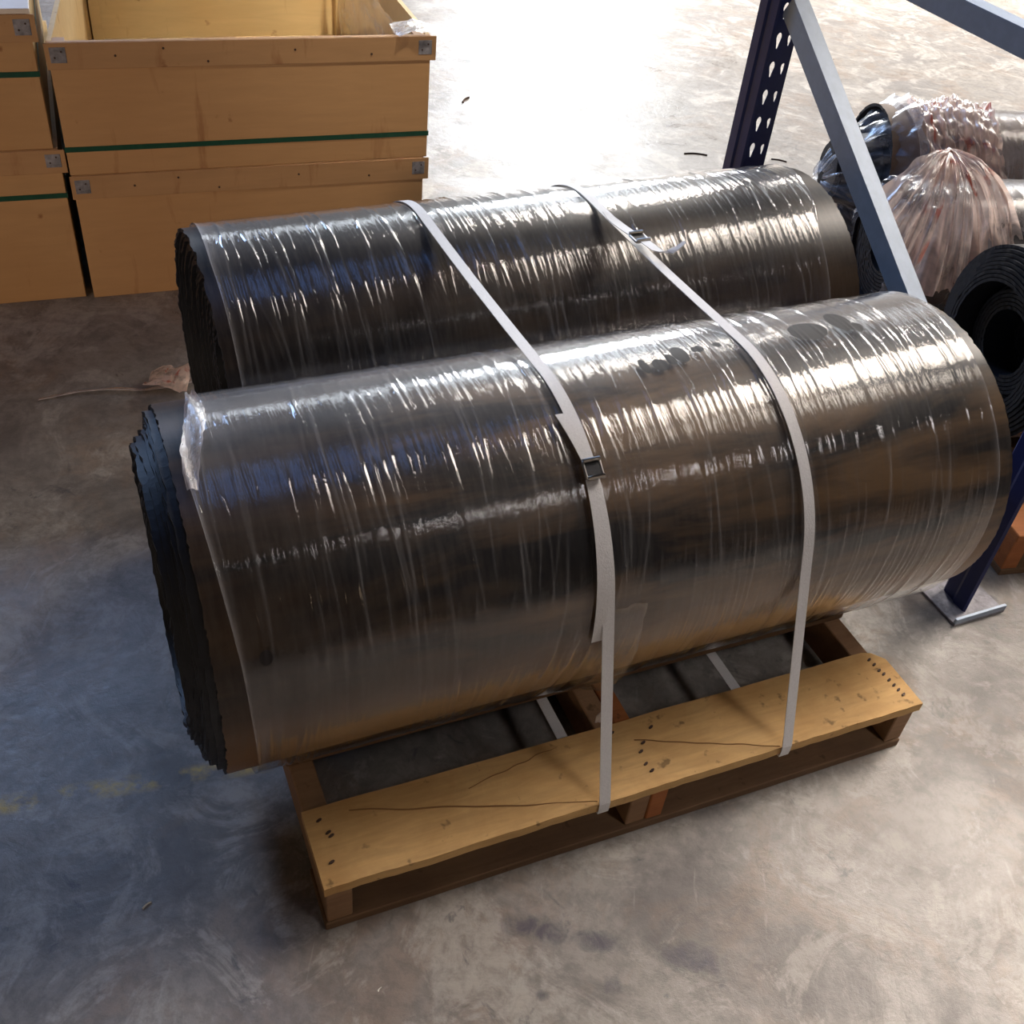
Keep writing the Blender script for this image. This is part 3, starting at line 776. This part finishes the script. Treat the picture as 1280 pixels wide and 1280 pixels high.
# ------------------------------------------------------------------ second pallet and the rolls on it
p2 = thing('wooden_pallet', 'brown pallet under the black and film-wrapped rolls at the right', 'pallet', (1.10, 1.80, 0), 16*D2R)
for y0 in (.0, .30, .62, .95, 1.28, 1.60): board('deck_board', 0, 1.3, y0, y0+.13, .1, .12, M['pallet_red'] if y0 == 0 else M['pallet_dark'], p2, .002, .001)
for x0 in (.0, .60, 1.26): board('stringer', x0, x0+.04, .002, 1.728, .018, .0995, M['pallet_red'] if x0 == 0 else M['pallet_dark'], p2, .002, .001)
for y0 in (.0, .8, 1.62): board('bottom_board', 0, 1.3, y0, y0+.10, 0, .0178, M['pallet_dark'], p2, .002, .001)
def plain_roll(label, loc, yaw, R, L, mat, stick, turns, pitch, seed):
    r = thing('belt_roll', label, 'belt roll', loc, yaw, 'belt rolls on the second pallet')
    spiral_roll('x', R, L, turns, pitch, mat, M['rubber'], r, stick, lambda k: 0, .03, R, .0015, seed=seed)
    return r
bc = plain_roll('bare black rubber roll showing its spiral end, at the right frame edge', (1.075, 2.215, ZP), 16*D2R, .228, 1.2, M['belt3'],
                lambda k: (0 if k < 1 else (-.004*min(k, 6) if k < 9 else (.05 if k < 11 else (.02 if k < 16 else .10)))), 20, .0092, 31)
film_sleeve('film_wrap', .228, lambda a: .10, lambda a: 1.18, .228, mat_film('film_c', .12, .15), bc, 60, 41, ns=240, nt=100)
M['kraft'] = mat_simple('brown_belt_face', (.20, .125, .08), .6, 0, 12, .4, .1)
ba = plain_roll('far film-wrapped roll with crumpled film at its end, right of the steel brace', (.945, 3.23, ZP), 8*D2R, .20, 1.3, M['kraft'],
                lambda k: 0 if k < 1 else .03+.002*k, 12, .010, 33)
M['film_far'] = mat_film('film_far', .30, .20, (.74, .68, .67), wr=.5)
M['film_bag'] = mat_film('film_bag', .75, .26, (.88, .70, .62), wr=.5, red=True, bscale=.5)
M['film_bag_blue'] = mat_film('film_bag_clear', .10, .26, (.62, .66, .78), wr=.35, bscale=.5)
film_sleeve('film_wrap', .20, lambda a: .07+.01*math.sin(a*.05), lambda a: 1.28, .20, M['film_far'], ba, 160, 43, ns=300, nt=110)
bb = plain_roll('near film-wrapped roll under the hanging crumpled film, left of the bare black roll', (.925, 2.785, ZP), 14*D2R, .175, 1.3, M['belt2'],
                lambda k: 0 if k < 1 else .01, 10, .010, 35)
film_sleeve('film_wrap', .175, lambda a: .04, lambda a: 1.28, .175, M['film_far'], bb, 160, 47, ns=300, nt=110)
# crumpled film round the far roll (local frames of the rolls)
def collar(u, v):
    a = (-10+150*u)*D2R; s = .16+.24*v-.08*math.sin(u*3.0); R = .20+.016+.010*math.sin(v*9+u*4)+.006*math.sin(v*43+u*3)+.004*math.sin(u*60+v*8)
    return (s, -math.cos(a)*R, .20+math.sin(a)*R)
patch('film_bunch', collar, 120, 110, M['film_bag'], ba, .010, 34, 6, fold=(4, 20))
def bagA(u, v):   # cone of film gathered over the roll's left end
    a = (-60+300*u)*D2R; r = .203*(1-v)**.6+.03+.006*math.sin(u*41+v*9); s = .08-.22*v
    return (s, -math.cos(a)*r-.02*v, .20+math.sin(a)*r-.03*v)
patch('film_end_bag', bagA, 140, 30, M['film_bag_blue'], ba, .016, 26, 8, fold=(24, 2.5))
# inner turns of the far roll pushed out inside the bag
bm = bmesh.new(); bmesh.ops.create_cone(bm, segments=40, radius1=.115, radius2=.09, depth=.13, cap_ends=True, matrix=Matrix.Translation((-.05, 0, .20)) @ Matrix.Rotation(-PI/2, 4, 'Y'))
bmesh.ops.bevel(bm, geom=[e for e in bm.edges if e.calc_face_angle(0) > .6], offset=.012, segments=2, affect='EDGES')
me = bpy.data.meshes.new('pushed_out_core'); bm.to_mesh(me); bm.free(); me.materials.append(M['rubber'])
o = bpy.data.objects.new('pushed_out_core', me); C.objects.link(o); o.parent = ba
# skirt of film hanging from the far roll down over the near roll
HU = ((0, -.105, -.04, .33), (.15, -.10, -.15, .22), (.35, -.04, -.215, .17), (.6, .12, -.205, .15), (.8, .22, -.17, .19), (1, .31, -.12, .27))
def skirt(u, v):
    hx, hy, hz = (float(np.interp(u, [h[0] for h in HU], [h[k] for h in HU])) for k in (1, 2, 3))
    px, py, pz = .13, .07, .425
    f = v**.85
    x = px+(hx-px)*f; y = py+(hy-py)*f; z = pz+(hz-pz)*f**1.3
    fold = f*(.012*math.sin(u*47+v*1.5)+.006*math.sin(u*101+2)); b = .045*math.sin(PI*min(1, f))
    return (x+fold*.3, y-.02-b*.5+fold, z+b+fold*.4)
patch('hanging_film', skirt, 200, 40, M['film_bag'], bb, .012, 30, 12, fold=(30, 2.2))
def bagB(u, v):
    a = (-50+230*u)*D2R; r = .182-.05*v*v; s = .06-.09*v
    return (s, -math.cos(a)*r, .175+math.sin(a)*r)
patch('film_end_bag', bagB, 120, 24, M['film_bag_blue'], bb, .012, 30, 14, fold=(22, 2.5))
# white strap over the far roll
cnt = Vector((.945, 3.23, 0)); ua = Vector((math.cos(8*D2R), math.sin(8*D2R), 0)); na = Vector((-ua.y, ua.x, 0))
pts = []
for d in np.linspace(200, -20, 50):
    c_, s_ = ang(d*D2R); r = .20+.006; pts.append(cnt+ua*(.50+.0005*(110-d))+na*(c_*r)+Vector((0, 0, ZP+.20+s_*r)))
so = thing('packing_strap', 'white strap over the far wrapped roll at the right edge', 'strap', cnt+ua*.5)
ribbon_mesh('webbing', [p-so.location for p in pts], .02, ua, M['strap'], so, .0012)

# ------------------------------------------------------------------ bits on the floor
def sliver(label, p, L, wd_, yaw, mat, cat='floor litter', name='wood_splinter'):
    n = 6; V = []; F = []
    for i in range(n+1):
        f = i/n; x = L*(f-.5); y = .12*L*math.sin(f*3); w_ = wd_*(1-.7*f)
        V += [(x, y-w_/2, .0), (x, y+w_/2, .0), (x, y, wd_*.7)]
    for i in range(n):
        a = i*3; F += [(a, a+3, a+5, a+2), (a+2, a+5, a+4, a+1), (a, a+1, a+4, a+3)]
    F += [(0, 2, 1), (n*3, n*3+1, n*3+2)]
    o = mesh_obj(name, V, F, mat); o.location = (p[0], p[1], .0002); o.rotation_euler = (0, 0, yaw); tag(o, label, cat); return o
M['chip'] = mat_simple('pale_chip', (.8, .78, .72), .6)
sliver('tiny white sliver on the blue-grey floor left of the pallet', (-.484, .800), .016, .004, .9, M['chip'], name='plastic_sliver')
sliver('tiny white sliver on the floor in front of the pallet', (-.11, .715), .008, .003, 1., M['chip'], name='plastic_sliver')
sliver('dark splinter on the bright floor behind the rear roll, left of the rack', (.535, 4.02), .09, .008, .1, M['nail'])
sliver('dark splinter on the bright floor beside the blue rack upright', (.86, 4.06), .06, .007, -.2, M['nail'])
sliver('small curled dark scrap at the edge of the floor glare', (-.38, 4.3), .06, .012, 1.2, M['nail'])
fs = [Vector((-1.16, 2.02, .004)), Vector((-1.08, 2.07, .006)), Vector((-1.0, 2.09, .008)), Vector((-.93, 2.10, .008)), Vector((-.87, 2.13, .010)), Vector((-.82, 2.16, .02))]
fo = Vector((-1.0, 2.08, 0))
o = ribbon_mesh('film_strip', [p-fo for p in fs], [.012, .02, .022, .03, .04, .06], (.3, -.9, .35), M['film_scrap'], None, crumple=.006)
o.location = fo; tag(o, 'twisted strip of film lying on the dark floor by the rear roll', 'plastic scrap')
sc2 = patch('plastic_scrap', lambda u, v: Vector((.11*u, .09*v, .02+.05*math.sin(PI*v)*u)), 16, 12, M['film_bag'], None, .01, 30, 21)
sc2.location = (-.93, 2.10, 0); tag(sc2, 'crumpled brown film scrap on the floor against the rear roll', 'plastic scrap')
